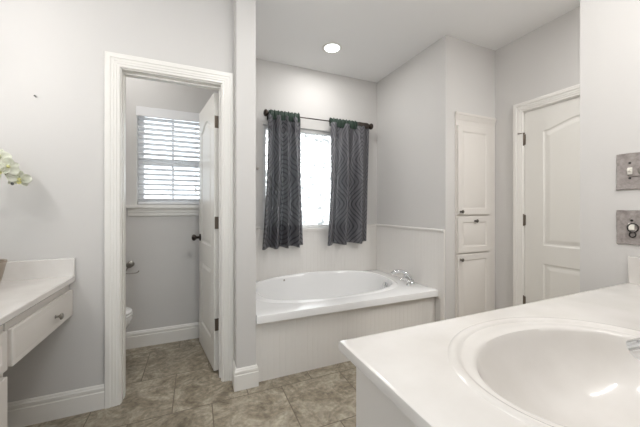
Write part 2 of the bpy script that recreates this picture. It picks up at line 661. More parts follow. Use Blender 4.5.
# slab local frame: x along a, y = -p (front faces p), z up ; origin so that the front lies p*0.035 from the hinge line
Ms = Matrix(((a.x, -p.x, 0, p.x * 0.035), (a.y, -p.y, 0, p.y * 0.035), (0, 0, 1, 0), (0, 0, 0, 1)))
W1, H1 = 0.572, 2.036
bm = bmesh.new()
panel_slab(bm, W1, H1, 0.035,
           [rect_loop(0.105, W1 - 0.105, 0.20, 0.735), arch_loop(0.105, W1 - 0.105, 0.895, 1.835, 0.06)], DOORPROF1, Ms, True)
obj('door_slab', bm, DOOR, d1)
knob_set(d1, Ms @ Vector((W1 - 0.06, 0, 0.935)), p, BRONZE)
knob_set(d1, Ms @ Vector((W1 - 0.06, 0.035, 0.935)), -p, BRONZE)
bm = bmesh.new()
box(bm, W1 - 0.0015, W1 + 0.0015, 0.006, 0.029, 0.905, 0.965, Ms)
obj('latch_plate', bm, BRONZE, d1)
for zc in (1.823, 1.083, 0.337):
    # leaf lies on the hinge edge of the slab
    Mh = Matrix(((p.x, a.x, 0, -a.x * 0.004 - p.x * 0.003), (p.y, a.y, 0, -a.y * 0.004 - p.y * 0.003), (0, 0, 1, zc), (0, 0, 0, 1)))
    hinge(d1, Mh)

d2 = thing('door_2', 'closed white two panel door with arched upper panel', 'door', (2.640, DY1, 0.01), kind='structure')
W2, H2 = DY1 - DY0 - 0.004, 2.026
M2 = Matrix(((0, 1, 0, 0), (-1, 0, 0, -0.002), (0, 0, 1, 0), (0, 0, 0, 1)))     # x -> -Y, y -> +X
bm = bmesh.new()
panel_slab(bm, W2, H2, 0.035,
           [rect_loop(0.145, W2 - 0.145, 0.20, 0.735), arch_loop(0.145, W2 - 0.145, 0.885, 1.832, 0.062)], DOORPROF, M2, True)
obj('door_slab', bm, DOOR, d2)
knob_set(d2, Vector((0, -W2 + 0.065, 0.94)), (-1, 0, 0), BRONZE)
for zc in (1.79, 1.09, 0.38):
    Mh = Matrix(((0, -1, 0, -0.008), (-1, 0, 0, 0.002), (0, 0, 1, zc), (0, 0, 0, 1)))
    bm = bmesh.new()
    lathe(bm, [(0.0035, -0.052), (0.0065, -0.047), (0.0065, 0.047), (0.0035, 0.052)], Mh, 12)
    box(bm, -0.009, -0.0005, -0.011, 0.011, zc - 0.0445, zc + 0.0445)
    h = tag(obj('hinge', bm, HINGE, d2, True), 'dark metal hinge')
    if zc > 1.5:
        bm = bmesh.new()
        tube(bm, [(-0.008, 0.002, zc + 0.056), (-0.03, 0.03, zc + 0.057), (-0.032, 0.036, zc + 0.057)], [0.004, 0.004, 0.008], 10)
        tube(bm, [(-0.008, 0.002, zc + 0.050), (-0.008, 0.002, zc + 0.060)], 0.009, 12)
        obj('hinge_stop', bm, HINGE, h, True)

# ------------------------------------------------------------------ windows
# window with the blind: white vinyl double hung sash, set deep in a plaster return
def vinyl_window(name, label, x0, x1, z0, z1, y, rails, stiles, glass, fr=0.042):
    t = thing(name, label, 'window', (0.5 * (x0 + x1), y, z0), kind='structure')
    o = Vector(t.location)

    def L(x, yy, z): return (x - o.x, yy - o.y, z - o.z)

    bm = bmesh.new()
    for b4 in ((x0, x0 + fr, z0, z1), (x1 - fr, x1, z0, z1), (x0 + fr, x1 - fr, z0, z0 + fr), (x0 + fr, x1 - fr, z1 - fr, z1)):
        box(bm, b4[0] - o.x, b4[1] - o.x, -0.03, 0.03, b4[2] - o.z, b4[3] - o.z)
    obj('window_frame', bm, VINYL, t, bevel=0.004)
    for zr, hgt in rails:
        bm = bmesh.new()
        box(bm, x0 + fr - o.x, x1 - fr - o.x, -0.02, 0.02, zr - hgt / 2 - o.z, zr + hgt / 2 - o.z)
        obj('meeting_rail', bm, VINYL, t, bevel=0.003)
    for xs, wd in stiles:
        bm = bmesh.new()
        box(bm, xs - wd / 2 - o.x, xs + wd / 2 - o.x, -0.012, 0.012, z0 + fr - o.z, z1 - fr - o.z)
        obj('muntin', bm, VINYL, t)
    bm = bmesh.new()
    box(bm, x0 + fr - o.x, x1 - fr - o.x, 0.001, 0.005, z0 + fr - o.z, z1 - fr - o.z)
    obj('pane', bm, glass, t)
    return t


vinyl_window('window_1', 'white double hung window behind the blind', TX0, TX1, TZ0, TZ1, YB + 0.10, [(1.632, 0.045)], [(-0.193, 0.02)], GLASS)
vinyl_window('window_2', 'white window of obscure glass above the bathtub', BX0, BX1, BZ0, BZ1, YB + 0.07, [], [], OBSC, 0.035)

vinyl_window('fill_window', 'unseen window added behind the viewpoint to light the room', -1.0, 0.25, 0.5, 2.2, -1.36, [(1.35, 0.045)], [], GLASS)  # unseen opening added so daylight fills the room from behind

# stool and apron under the blind window
bm = bmesh.new()
box(bm, TX0, TX1, YB - 0.001, YB + 0.07, 1.212, 1.2345)
box(bm, -0.545, 0.160, YB - 0.038, YB, 1.205, 1.232)
sweep(bm, [(-0.530, YB, 1.133), (0.145, YB, 1.133)], (0, -1, 0),
      [(0, 0), (0, 0.008), (0.010, 0.012), (0.028, 0.0125), (0.034, 0.017), (0.050, 0.018), (0.058, 0.024), (0.072, 0.026), (0.072, 0)])
struct('trim_3', bm, TRIM, 'white sill ledge and moulded apron under the blind', 'window trim')

# ------------------------------------------------------------------ beadboard around the tub
CAPZ = 1.016
bm = bmesh.new()
# end wall, front faces -X
Mx = Matrix(((0, 1, 0, 1.990), (-1, 0, 0, YB - 0.012), (0, 0, 1, 0), (0, 0, 0, 1)))
beadboard(bm, YB - 0.012 - 1.935, 0.40, CAPZ - 0.03, 0.010, Mx)
box(bm, 1.986, 2.0, 1.899, 1.937, 0, CAPZ - 0.001)                                   # end stile
sweep(bm, [(2.0, 1.898, CAPZ - 0.030), (2.0, YB, CAPZ - 0.030)], (0, 0, 1),
      [(0, 0), (0.014, 0), (0.018, 0.010), (0.024, 0.016), (0.024, 0.026), (0.020, 0.030), (0, 0.030)])
struct('trim_4', bm, BEAD, 'white beadboard with cap at the faucet end of the tub', 'wainscot')
bm = bmesh.new()
Mb = Matrix(((1, 0, 0, 0.378), (0, 1, 0, YB - 0.010), (0, 0, 1, 0), (0, 0, 0, 1)))
CAPP = [(0, 0), (0.014, 0), (0.018, 0.010), (0.024, 0.016), (0.024, 0.026), (0.020, 0.030), (0, 0.030)]
beadboard(bm, 1.990 - 0.378, 0.40, 0.957, 0.010, Mb)
for xa, xb in ((0.378, 0.600), (1.672, 1.990)):
    beadboard(bm, xb - xa, 0.957, CAPZ - 0.03, 0.010, Matrix.Translation((xa, YB - 0.010, 0)))
    sweep(bm, [(xb, YB, CAPZ - 0.030), (xa, YB, CAPZ - 0.030)], (0, 0, 1), CAPP)
box(bm, 0.600, 1.672, YB - 0.022, YB, 0.957, 0.984)
struct('trim_5', bm, BEAD, 'white beadboard with cap below the curtained window', 'wainscot')

# ------------------------------------------------------------------ bathtub
tub = thing('bathtub', 'white oval soaking tub set in a beadboard fronted deck', 'bathtub', (1.18, 2.49, 0))
ox, oy = 1.18, 2.49
DX0, DX1, DYf, DYb, DZ = 0.379, 1.997, 1.965, YB - 0.013, 0.474
SKY = 2.012         # front of the beadboard skirt
cx, cy, ea, eb = 1.135, 2.500, 0.660, 0.365
# angles incl. the exact corners of the deck
NT = 96
angs = [2 * PI * k / NT for k in range(NT)]
for X, Y in ((DX0, DYf), (DX1, DYf), (DX0, DYb), (DX1, DYb)):
    t0 = math.atan2(Y - cy, X - cx) % (2 * PI)
    i = min(range(NT), key=lambda q: abs((angs[q] - t0 + PI) % (2 * PI) - PI))
    angs[i] = t0


def on_rect(t, x0, x1, y0, y1, cx, cy):
    c, s = math.cos(t), math.sin(t)
    k = 1e9
    if c > 1e-9: k = min(k, (x1 - cx) / c)
    if c < -1e-9: k = min(k, (x0 - cx) / c)
    if s > 1e-9: k = min(k, (y1 - cy) / s)
    if s < -1e-9: k = min(k, (y0 - cy) / s)
    return cx + c * k, cy + s * k


def sup(t, a2, b2, e):
    """superellipse point seen under polar angle t"""
    c, s = math.cos(t), math.sin(t)
    r = (abs(c / a2) ** e + abs(s / b2) ** e) ** (-1 / e)
    return c * r, s * r


def rings_mesh(bm, rings):
    V = [[bm.verts.new(q) for q in r] for r in rings]
    k = len(V[0])
    for r0, r1 in zip(V, V[1:]):
        for j in range(k):
            bm.faces.new((r0[j], r0[(j + 1) % k], r1[(j + 1) % k], r1[j]))
    return V


def lip(t):
    """the acrylic rim stands higher along the wall side"""
    s = 0.5 + 0.5 * math.sin(t)
    return 0.004 + 0.048 * s ** 1.3


def tubring(sa, f):
    return [(cx + sup(t, ea + sa, eb + sa, 2.9)[0] - ox, cy + sup(t, ea + sa, eb + sa, 2.9)[1] - oy, f(t)) for t in angs]


def rectring(z, d=0.0):
    out = []
    for t in angs:
        x, y = on_rect(t, DX0 + d, DX1 - d, DYf + d, DYb - d, cx, cy)
        out.append((x - ox, y - oy, z))
    return out


bm = bmesh.new()
V = rings_mesh(bm, [rectring(DZ - 0.058, 0.03), rectring(DZ - 0.058, 0.004), rectring(DZ - 0.054), rectring(DZ - 0.008), rectring(DZ - 0.002, 0.003), rectring(DZ, 0.009),
                    tubring(0.043, lambda t: DZ)])
obj('deck', bm, ACRYL, tub, True)
bm = bmesh.new()
prof = [(0.045, 0.0, 0), (0.036, 0.35, 0), (0.026, 0.75, 0), (0.014, 0.97, 0), (0.004, 1.0, 0), (-0.005, 0.95, -0.004), (-0.012, 0.7, -0.016)]
rs = [tubring(sa, lambda t, f=f, dz=dz: DZ + lip(t) * f + dz) for sa, f, dz in prof]
for sa, z in ((-0.022, 0.40), (-0.034, 0.33), (-0.050, 0.22), (-0.075, 0.13), (-0.11, 0.085), (-0.16, 0.07), (-0.25, 0.066)):
    rs.append(tubring(sa, lambda t, z=z: z))
V = rings_mesh(bm, rs)
bm.faces.new(V[-1])
obj('basin', bm, ACRYL, tub, True)
bm = bmesh.new()
Mf = Matrix(((1, 0, 0, DX0 - ox), (0, 1, 0, SKY - oy), (0, 0, 1, 0), (0, 0, 0, 1)))
beadboard(bm, DX1 - DX0, 0.0, 0.415, 0.012, Mf)
obj('skirt_panel', bm, BEAD, tub)
# moulded ledge under the deck edge
bm = bmesh.new()
sweep(bm, [(DX1 - ox, SKY - oy, 0.397), (DX0 - ox, SKY - oy, 0.397)], (0, 0, 1),
      [(0, 0), (0.003, 0), (0.007, 0.006), (0.009, 0.018), (0, 0.018)])
obj('ledge_trim', bm, BEAD, tub)
bm = bmesh.new()
lathe(bm, [(0.040, 0), (0.040, 0.006), (0.034, 0.011), (0.012, 0.013), (0.012, 0.018), (0, 0.019)],
      axis_to((-0.97, -0.1, 0.2), (1.762 - ox, 2.44 - oy, 0.415)), 24)
tag(obj('overflow_plate', bm, CHROME, tub, True), 'chrome overflow plate')
bm = bmesh.new()
lathe(bm, [(0.010, 0), (0.010, 0.003), (0, 0.004)], axis_to((0.3, -1, 0.3), (0.82 - ox, 2.829 - oy, 0.478)), 16)
tag(obj('jet_button', bm, NICKEL, tub, True), 'small grey round button')

# tub faucet on the deck corner
tf = thing('tub_faucet', 'chrome arched tub faucet with lever handles on the deck corner', 'faucet', (1.925, 2.22, DZ))
bm = bmesh.new()
lathe(bm, [(0.027, 0), (0.027, 0.006), (0.022, 0.012), (0.015, 0.018)], Matrix(), 20)
path = smooth_path([(0, 0, 0.005), (-0.008, 0.010, 0.045), (-0.034, 0.036, 0.088), (-0.072, 0.075, 0.112), (-0.112, 0.115, 0.104), (-0.138, 0.142, 0.080)], 6)
n = len(path)
tube(bm, path, [0.016 + 0.003 * (i / (n - 1)) for i in range(n)], 14, True, 0.85)
obj('spout', bm, CHROME, tf, True)
for hx, hy, ang in ((-0.075, -0.028, 2.6), (0.028, 0.145, 0.6)):
    bm = bmesh.new()
    lathe(bm, [(0.025, 0), (0.025, 0.005), (0.020, 0.010), (0.015, 0.030), (0.018, 0.045), (0.012, 0.054), (0, 0.056)],
          Matrix.Translation((hx, hy, 0)), 20)
    hb = obj('valve_handle', bm, CHROME, tf, True)
    bm = bmesh.new()
    tube(bm, [(hx, hy, 0.048), (hx + 0.035 * math.cos(ang), hy + 0.035 * math.sin(ang), 0.058),
              (hx + 0.075 * math.cos(ang), hy + 0.075 * math.sin(ang), 0.062)], [0.009, 0.007, 0.006], 10)
    obj('lever', bm, CHROME, hb, True)

# ------------------------------------------------------------------ linen cabinet
lc = thing('linen_cabinet', 'tall built in cream linen cabinet with two doors and a drawer', 'cabinet', (2.366, 1.893, 0))
lx = 2.366
CX0, CX1 = 2.113, 2.621
bm = bmesh.new()
box(bm, CX0 - lx, CX1 - lx, 0.02, 0.40, 0, 2.050)
obj('carcass', bm, CABP, lc)
bm = bmesh.new()
for b4 in ((CX0, 2.150, 0, 2.050), (2.520, CX1, 0, 2.050), (2.150, 2.520, 1.93, 2.050), (2.150, 2.520, 1.120, 1.160),
           (2.150, 2.520, 0.782, 0.815), (2.150, 2.520, 0, 0.13)):
    box(bm, b4[0] - lx, b4[1] - lx, -0.006, 0.02, b4[2], b4[3])
obj('face_frame', bm, CABP, lc)
bm = bmesh.new()
sweep(bm, [(CX0 - 0.006 - lx, -0.006, 1.992), (CX1 - lx, -0.006, 1.992)], (0, -1, 0),
      [(0, 0), (0, 0.003), (0.010, 0.004), (0.034, 0.010), (0.038, 0.010), (0.042, 0.014), (0.062, 0.016), (0.062, 0)])
obj('crown_moulding', bm, CABP, lc)


def cab_front(name, parent, x0, x1, z0, z1, y, frame, Mbase=Matrix(), m=CABP):
    bm = bmesh.new()
    M = Mbase @ Matrix.Translation((x0, y, z0))
    w2, h2 = x1 - x0, z1 - z0
    panel_slab(bm, w2, h2, 0.019, [rect_loop(frame, w2 - frame, frame, h2 - frame)], CABPROF, M)
    return obj(name, bm, m, parent, bevel=0.003)


def cab_knob(parent, at, d, m=NICKEL, s=1.0):
    bm = bmesh.new()
    lathe(bm, [(0.009 * s, 0), (0.009 * s, 0.002 * s), (0.0055 * s, 0.004 * s), (0.005 * s, 0.014 * s), (0.009 * s, 0.018 * s),
               (0.0155 * s, 0.022 * s), (0.0160 * s, 0.026 * s), (0.012 * s, 0.030 * s), (0, 0.0315 * s)], axis_to(d, at), 20)
    return tag(obj('cabinet_knob', bm, m, parent, True), 'brushed metal knob')


yF = -0.0255
o = cab_front('cabinet_door', lc, 2.125 - lx, 2.532 - lx, 1.145, 1.938, yF, 0.052)
cab_knob(o, (2.150 - lx, yF, 1.172), (0, -1, 0), KNOBM, 1.0)
o = cab_front('drawer', lc, 2.125 - lx, 2.532 - lx, 0.805, 1.130, yF, 0.052)
cab_knob(o, (2.330 - lx, yF, 1.088), (0, -1, 0), KNOBM, 1.0)
o = cab_front('cabinet_door', lc, 2.125 - lx, 2.532 - lx, 0.115, 0.792, yF, 0.052)
cab_knob(o, (2.150 - lx, yF, 0.748), (0, -1, 0), KNOBM, 1.0)

# ------------------------------------------------------------------ sink vanity (near right)
VZ = 0.880
VX0, VX1, VY0, VY1 = 0.319, 1.733, 0.052, 0.630
vc = thing('vanity_countertop', 'pale cultured marble counter with moulded oval sink in front', 'countertop', (1.0, 0.33, 0.855))
ox2, oy2, oz2 = 1.0, 0.33, 0.855
sx, sy = 0.757, 0.328
NT2 = 128
an2 = [2 * PI * k / NT2 for k in range(NT2)]
for X, Y in ((VX0, VY0), (VX1, VY0), (VX0, VY1), (VX1, VY1)):
    t0 = math.atan2(Y - sy, X - sx) % (2 * PI)
    i = min(range(NT2), key=lambda q: abs((an2[q] - t0 + PI) % (2 * PI) - PI))
    an2[i] = t0


def vrect(z, d=0.0):
    r = []
    for t in an2:
        x, y = on_rect(t, VX0 + d, VX1 - d, VY0 + d, VY1 - d, sx, sy)
        r.append((x - ox2, y - oy2, z - oz2))
    return r


def vell(a2, b2, z):
    r = []
    for t in an2:
        x, y = sup(t, a2, b2, 2.0)
        r.append((sx + x - ox2, sy + y - oy2, z - oz2))
    return r


bm = bmesh.new()
V = rings_mesh(bm, [vrect(VZ - 0.026, 0.004), vrect(VZ - 0.022), vrect(VZ - 0.008), vrect(VZ - 0.0015, 0.0015), vrect(VZ, 0.005), vrect(VZ, 0.010),
                    vell(0.312, 0.243, VZ)])
obj('slab', bm, MARBLE, vc, True)
bm = bmesh.new()
V = rings_mesh(bm, [vell(0.312, 0.243, VZ), vell(0.306, 0.238, VZ + 0.003), vell(0.298, 0.231, VZ + 0.0032), vell(0.290, 0.224, VZ + 0.0005),
                    vell(0.286, 0.220, VZ - 0.004), vell(0.281, 0.213, VZ - 0.0052), vell(0.276, 0.201, VZ - 0.0048), vell(0.271, 0.187, VZ - 0.0055),
                    vell(0.267, 0.179, VZ - 0.008), vell(0.263, 0.175, VZ - 0.014), vell(0.258, 0.171, VZ - 0.026), vell(0.246, 0.162, VZ - 0.050),
                    vell(0.220, 0.145, VZ - 0.090), vell(0.178, 0.116, VZ - 0.126), vell(0.115, 0.075, VZ - 0.149), vell(0.03, 0.025, VZ - 0.157)])
bm.faces.new(V[-1])
obj('sink_basin', bm, MARBLE, vc, True)
bm = bmesh.new()
lathe(bm, [(0.030, 0), (0.030, 0.002), (0.022, 0.004), (0.020, 0.001), (0, 0.001)], Matrix.Translation((sx - ox2, sy - oy2, VZ - 0.157 - oz2)), 24)
tag(obj('drain', bm, CHROME, vc, True), 'chrome drain ring')
bm = boxes((1.713 - ox2, 1.7335 - ox2, VY0 - oy2, 0.629 - oy2, VZ - 0.002 - oz2, 0.994 - oz2))
obj('side_splash', bm, MARBLE, vc, bevel=0.003)
bm = boxes((0.331 - ox2, 1.713 - ox2, VY0 - oy2, 0.070 - oy2, VZ - 0.002 - oz2, 0.985 - oz2))
obj('back_splash', bm, MARBLE, vc, bevel=0.003)

vb = thing('vanity_cabinet', 'cream painted vanity cabinet below the sink counter', 'cabinet', (1.04, 0.33, 0))
bx, by = 1.04, 0.33
bm = boxes((0.347 - bx, 1.733 - bx, 0.052 - by, 0.530 - by, 0, 0.12), (0.347 - bx, 0.365 - bx, 0.052 - by, 0.585 - by, 0.12, 0.853),
           (1.715 - bx, 1.733 - bx, 0.052 - by, 0.585 - by, 0.12, 0.853), (0.365 - bx, 1.715 - bx, 0.565 - by, 0.585 - by, 0.12, 0.853),
           (0.365 - bx, 1.715 - bx, 0.052 - by, 0.060 - by, 0.12, 0.853), (0.365 - bx, 1.715 - bx, 0.06 - by, 0.585 - by, 0.10, 0.125))
obj('carcass', bm, CABP, vb)
bm = boxes((0.342 - bx, 0.3475 - bx, 0.052 - by, 0.585 - by, 0.0, 0.854))
obj('end_panel', bm, CABP, vb)
Mv = Matrix(((-1, 0, 0, 0), (0, -1, 0, 0), (0, 0, 1, 0), (0, 0, 0, 1)))     # front faces +Y
for i in range(3):
    x0 = -(1.733 - bx) + 0.03 + i * 0.447
    o = cab_front('cabinet_door', vb, x0, x0 + 0.425, 0.13, 0.65, -(0.585 + 0.0195 - by), 0.055, Mv)
    cab_knob(o, Mv @ Vector((x0 + 0.03, -(0.6045 - by), 0.60)), (0, 1, 0))
    o = cab_front('drawer', vb, x0, x0 + 0.425, 0.675, 0.835, -(0.585 + 0.0195 - by), 0.035, Mv)
    cab_knob(o, Mv @ Vector((x0 + 0.21, -(0.6045 - by), 0.755)), (0, 1, 0))

sf = thing('sink_faucet', 'chrome faucet at the back of the oval sink, on the marble counter', 'faucet', (sx, 0.118, VZ))
bm = bmesh.new()
lathe(bm, [(0.030, 0.0), (0.030, 0.008), (0.024, 0.014), (0.020, 0.030), (0.018, 0.052)], Matrix(), 24)
path = smooth_path([(0, 0, 0.03), (0, 0.006, 0.060), (0, 0.035, 0.084), (0, 0.085, 0.084), (0, 0.128, 0.068), (0, 0.150, 0.054)], 6)
n = len(path)
tube(bm, path, [0.019 - 0.001 * i / (n - 1) for i in range(n)], 18)
obj('spout', bm, CHROME, sf, True)
bm = bmesh.new()
box(bm, -0.085, 0.085, -0.028, 0.028, -0.0005, 0.012)
obj('base_plate', bm, CHROME, sf, bevel=0.005)
for s in (-1, 1):
    bm = bmesh.new()
    lathe(bm, [(0.024, 0.010), (0.022, 0.020), (0.017, 0.040), (0.019, 0.052), (0.010, 0.058), (0, 0.059)], Matrix.Translation((0.064 * s, 0, 0)), 20)
    h = obj('valve_handle', bm, CHROME, sf, True)
    bm = bmesh.new()
    tube(bm, [(0.064 * s, 0, 0.050), (0.095 * s, -0.004, 0.058), (0.125 * s, -0.006, 0.060)], [0.008, 0.0065, 0.0055], 10)
    obj('lever', bm, CHROME, h, True)

# ------------------------------------------------------------------ metal cover plates
def plate(label, y0, y1, z0, z1):
    t = thing('cover_plate', label, 'wall plate', (1.735, 0.5 * (y0 + y1), 0.5 * (z0 + z1)))
    hw, hh = (y1 - y0) / 2, (z1 - z0) / 2
    bm = bmesh.new()
    # wavy hand cast outline, domed front
    k = 40
    out = []
    for i in range(k):
        u = i / k * 4
        s, f = int(u), u - int(u)
        c = [(-1, -1), (1, -1), (1, 1), (-1, 1)]
        ax, az = c[s]; bx2, bz = c[(s + 1) % 4]
        out.append(((ax + (bx2 - ax) * f) * hw + random.uniform(-.0012, .0012), (az + (bz - az) * f) * hh + random.uniform(-.0012, .0012)))
    rs = []
    for sc2, dx in ((1.0, -0.0005), (1.0, -0.005), (0.965, -0.0085), (0.90, -0.0075), (0.5, -0.008)):
        rs.append([(dx, y * sc2, z * sc2) for y, z in out])
    V = rings_mesh(bm, rs)
    bm.faces.new(V[-1]); bm.faces.new(V[0])
    obj('plate', bm, PEWTER, t, True)
    return t


def stud(t, y, z, r=0.005):
    bm = bmesh.new()
    lathe(bm, [(r, 0.007), (r * 0.9, 0.0098), (0, 0.0108)], axis_to((-1, 0, 0), (0, y, z)), 12)
    return obj('screw', bm, BLACK, t, True)


PY0, PY1 = 0.530, 0.672
t = plate('pewter cover plate holding a white toggle, upper of the two on the wall end', PY0, PY1, 1.282, 1.440)
bm = boxes((-0.011, -0.006, 0.018, 0.034, -0.014, 0.016))
box(bm, -0.024, -0.008, 0.0215, 0.0305, -0.002, 0.010)
tag(obj('toggle', bm, IVORY, t, bevel=0.002), 'white toggle switch')
stud(t, 0.026, 0.036); stud(t, 0.026, -0.030)
bm = bmesh.new()
lathe(bm, [(0.019, 0.006), (0.019, 0.011), (0.013, 0.015), (0, 0.017)], axis_to((-1, 0, 0), (0, -0.013, 0.0)) @ Matrix.Diagonal((1, 0.75, 1, 1)), 24)
tag(obj('dimmer_knob', bm, PEWTER_RIM, t, True), 'dark oval knob')
bm = bmesh.new()
tube(bm, smooth_path([(-0.0085, 0.032, -0.016), (-0.010, 0.016, -0.020), (-0.010, -0.004, -0.022), (-0.0085, -0.03, -0.012)], 5), 0.003, 8)
obj('scroll', bm, PEWTER_RIM, t, True)
t = plate('pewter cover plate with an oval socket, lower of the two on the wall end', PY0, PY1, 1.044, 1.193)
bm = boxes((-0.011, -0.006, 0.011, 0.031, -0.012, 0.018))
tag(obj('toggle', bm, IVORY, t, bevel=0.003), 'white switch insert')
bm = bmesh.new()
for r, yy, zz in ((0.017, 0.016, -0.002), (0.010, 0.017, -0.031)):
    tube(bm, [(-0.0105, yy + r * math.cos(q), zz + 1.1 * r * math.sin(q)) for q in [2 * PI * i / 18 for i in range(19)]], 0.0026, 8)
obj('scroll', bm, BLACK, t, True)
stud(t, 0.020, 0.030)
bm = bmesh.new()
lathe(bm, [(0.032, 0.006), (0.032, 0.011), (0.028, 0.0125), (0.026, 0.010), (0, 0.010)], axis_to((-1, 0, 0), (0, -0.034, 0.014)) @ Matrix.Diagonal((1, 0.8, 1, 1)), 28)
tag(obj('socket_insert', bm, PEWTER_RIM, t, True), 'dark oval insert')
bm = bmesh.new()
lathe(bm, [(0.018, 0.006), (0.018, 0.011), (0.012, 0.013), (0, 0.013)], axis_to((-1, 0, 0), (0, -0.022, -0.040)), 20)
tag(obj('rosette', bm, PEWTER_RIM, t, True), 'dark round rosette')

# ------------------------------------------------------------------ dressing counter (left)
lt = thing('dressing_countertop', 'pale cultured marble dressing counter by the orchid', 'countertop', (-0.93, 1.5, 0.775))
ox3, oy3, oz3 = -0.93, 1.5, 0.775
bm = boxes((-1.218 - ox3, -0.643 - ox3, 0.60 - oy3, 2.125 - oy3, 0, 0.033))
obj('slab', bm, MARBLE, lt, bevel=0.006)
bm = boxes((-1.218 - ox3, -0.645 - ox3, 2.106 - oy3, 2.1255 - oy3, 0.031, 0.137))
obj('side_splash', bm, MARBLE, lt, bevel=0.004)
bm = boxes((-1.219 - ox3, -1.199 - ox3, 0.60 - oy3, 2.106 - oy3, 0.031, 0.137))
obj('back_splash', bm, MARBLE, lt, bevel=0.004)

Mx1 = Matrix(((0, -1, 0, 0), (1, 0, 0, 0), (0, 0, 1, 0), (0, 0, 0, 1)))     # local front (-y) faces +X, local x -> +Y
dr = thing('drawer_unit', 'cream drawer slung under the dressing counter at the knee space', 'drawer', (-0.67, 1.81, 0.58))
bm = boxes((-0.40, -0.022, -0.295, 0.300, 0.006, 0.194))
obj('drawer_box', bm, CABP, dr)
bm = boxes((-0.022, -0.004, -0.305, 0.314, 0.0, 0.1945))
obj('apron', bm, CABP, dr)
bm = bmesh.new()
panel_slab(bm, 0.605, 0.147, 0.019, [rect_loop(0.018, 0.587, 0.018, 0.129)], [(0.004, 0.0), (0.008, -0.0012), (0.012, -0.0016)],
           Mx1 @ Matrix.Translation((-0.297, -0.0155, 0.003)))
fr = obj('drawer_front', bm, CABP, dr, bevel=0.004)
cab_knob(fr, (0.0155, 0.074, 0.070), (1, 0, 0), NICKEL, 1.05)

lb = thing('dressing_cabinet', 'cream cabinet at the left edge below the dressing counter', 'cabinet', (-0.94, 1.1, 0))
bm = boxes((-0.278, 0.262, -0.5, 0.402, 0.0, 0.774))
obj('carcass', bm, CABP, lb)
for i in range(2):
    y0 = -0.49 + i * 0.444
    o = cab_front('cabinet_door', lb, y0 + 0.01, y0 + 0.435, 0.10, 0.56, -0.2815, 0.055, Mx1)
    cab_knob(o, (0.2815, y0 + (0.40 if i == 0 else 0.04), 0.51), (1, 0, 0))
    o = cab_front('drawer', lb, y0 + 0.01, y0 + 0.435, 0.585, 0.735, -0.2815, 0.035, Mx1)
    cab_knob(o, (0.2815, y0 + 0.2, 0.66), (1, 0, 0))

# ------------------------------------------------------------------ orchid on the dressing counter
PX, PYo = -0.932, 1.905
orc = thing('orchid', 'white orchid spray arching over the dressing counter', 'plant', (PX, PYo, 0.808))
bm = bmesh.new()
lathe(bm, [(0.045, 0), (0.055, 0.01), (0.072, 0.09), (0.078, 0.125), (0.082, 0.13), (0.080, 0.138), (0.072, 0.136), (0.068, 0.115)], Matrix(), 28)
obj('pot', bm, POTM, orc, True)
bm = bmesh.new()
lathe(bm, [(0.0695, 0.108), (0.05, 0.118), (0, 0.122)], Matrix(), 20)
obj('bark', bm, SOIL, orc)
for ang, ln in ((2.5, 0.15), (3.2, 0.19), (3.9, 0.19), (4.6, 0.14)):
    bm = bmesh.new()
    k = 10
    L0 = []
    for i in range(k + 1):
        s = i / k
        r = ln * s
        wv = 0.036 * math.sin(PI * min(1, 0.12 + s * 0.88)) ** 0.7
        z = 0.115 + 0.10 * s - 0.16 * s * s
        c, sn = math.cos(ang), math.sin(ang)
        row = []
        for q in (-1, -0.5, 0, 0.5, 1):
            row.append(bm.verts.new((c * r - sn * wv * q, sn * r + c * wv * q, z + 0.012 * abs(q))))
        L0.append(row)
    for r0, r1 in zip(L0, L0[1:]):
        for j in range(4):
            bm.faces.new((r0[j], r0[j + 1], r1[j + 1], r1[j]))
    o = obj('leaf', bm, LEAF, orc, True)
    o.modifiers.new('thick', 'SOLIDIFY').thickness = 0.003


def W(x, y, z):      # room point -> orchid local
    return Vector((x - PX, y - PYo, z - 0.808))


spine = [W(PX, PYo, 0.92), W(-0.95, 1.89, 1.15), W(-0.985, 1.89, 1.36), W(-0.975, 1.91, 1.46), W(-0.935, 1.945, 1.47), W(-0.885, 1.975, 1.41), W(-0.855, 1.98, 1.36)]
bm = bmesh.new()
tube(bm, smooth_path(spine, 8), 0.0028, 8)
obj('flower_stem', bm, STEM, orc, True)
bm = bmesh.new()
tube(bm, [(0.012, -0.008, 0.11), (0.004, -0.012, 0.50)], 0.0022, 8)
obj('stake', bm, STEM, orc, True)


def petal(bm, M, ln, wd, cup):
    k, h = 8, 6
    rows = []
    for i in range(k + 1):
        s = i / k
        wv = wd * math.sin(PI * (0.06 + 0.90 * s)) ** 0.65
        rows.append([bm.verts.new(M @ Vector((q * wv, ln * s, cup * (s * s) + 0.25 * wv * q * q - 0.006 * math.sin(3 * s + 2 * q))))
                     for q in [-1 + 2 * j / h for j in range(h + 1)]])
    for r0, r1 in zip(rows, rows[1:]):
        for j in range(h):
            bm.faces.new((r0[j], r0[j + 1], r1[j + 1], r1[j]))


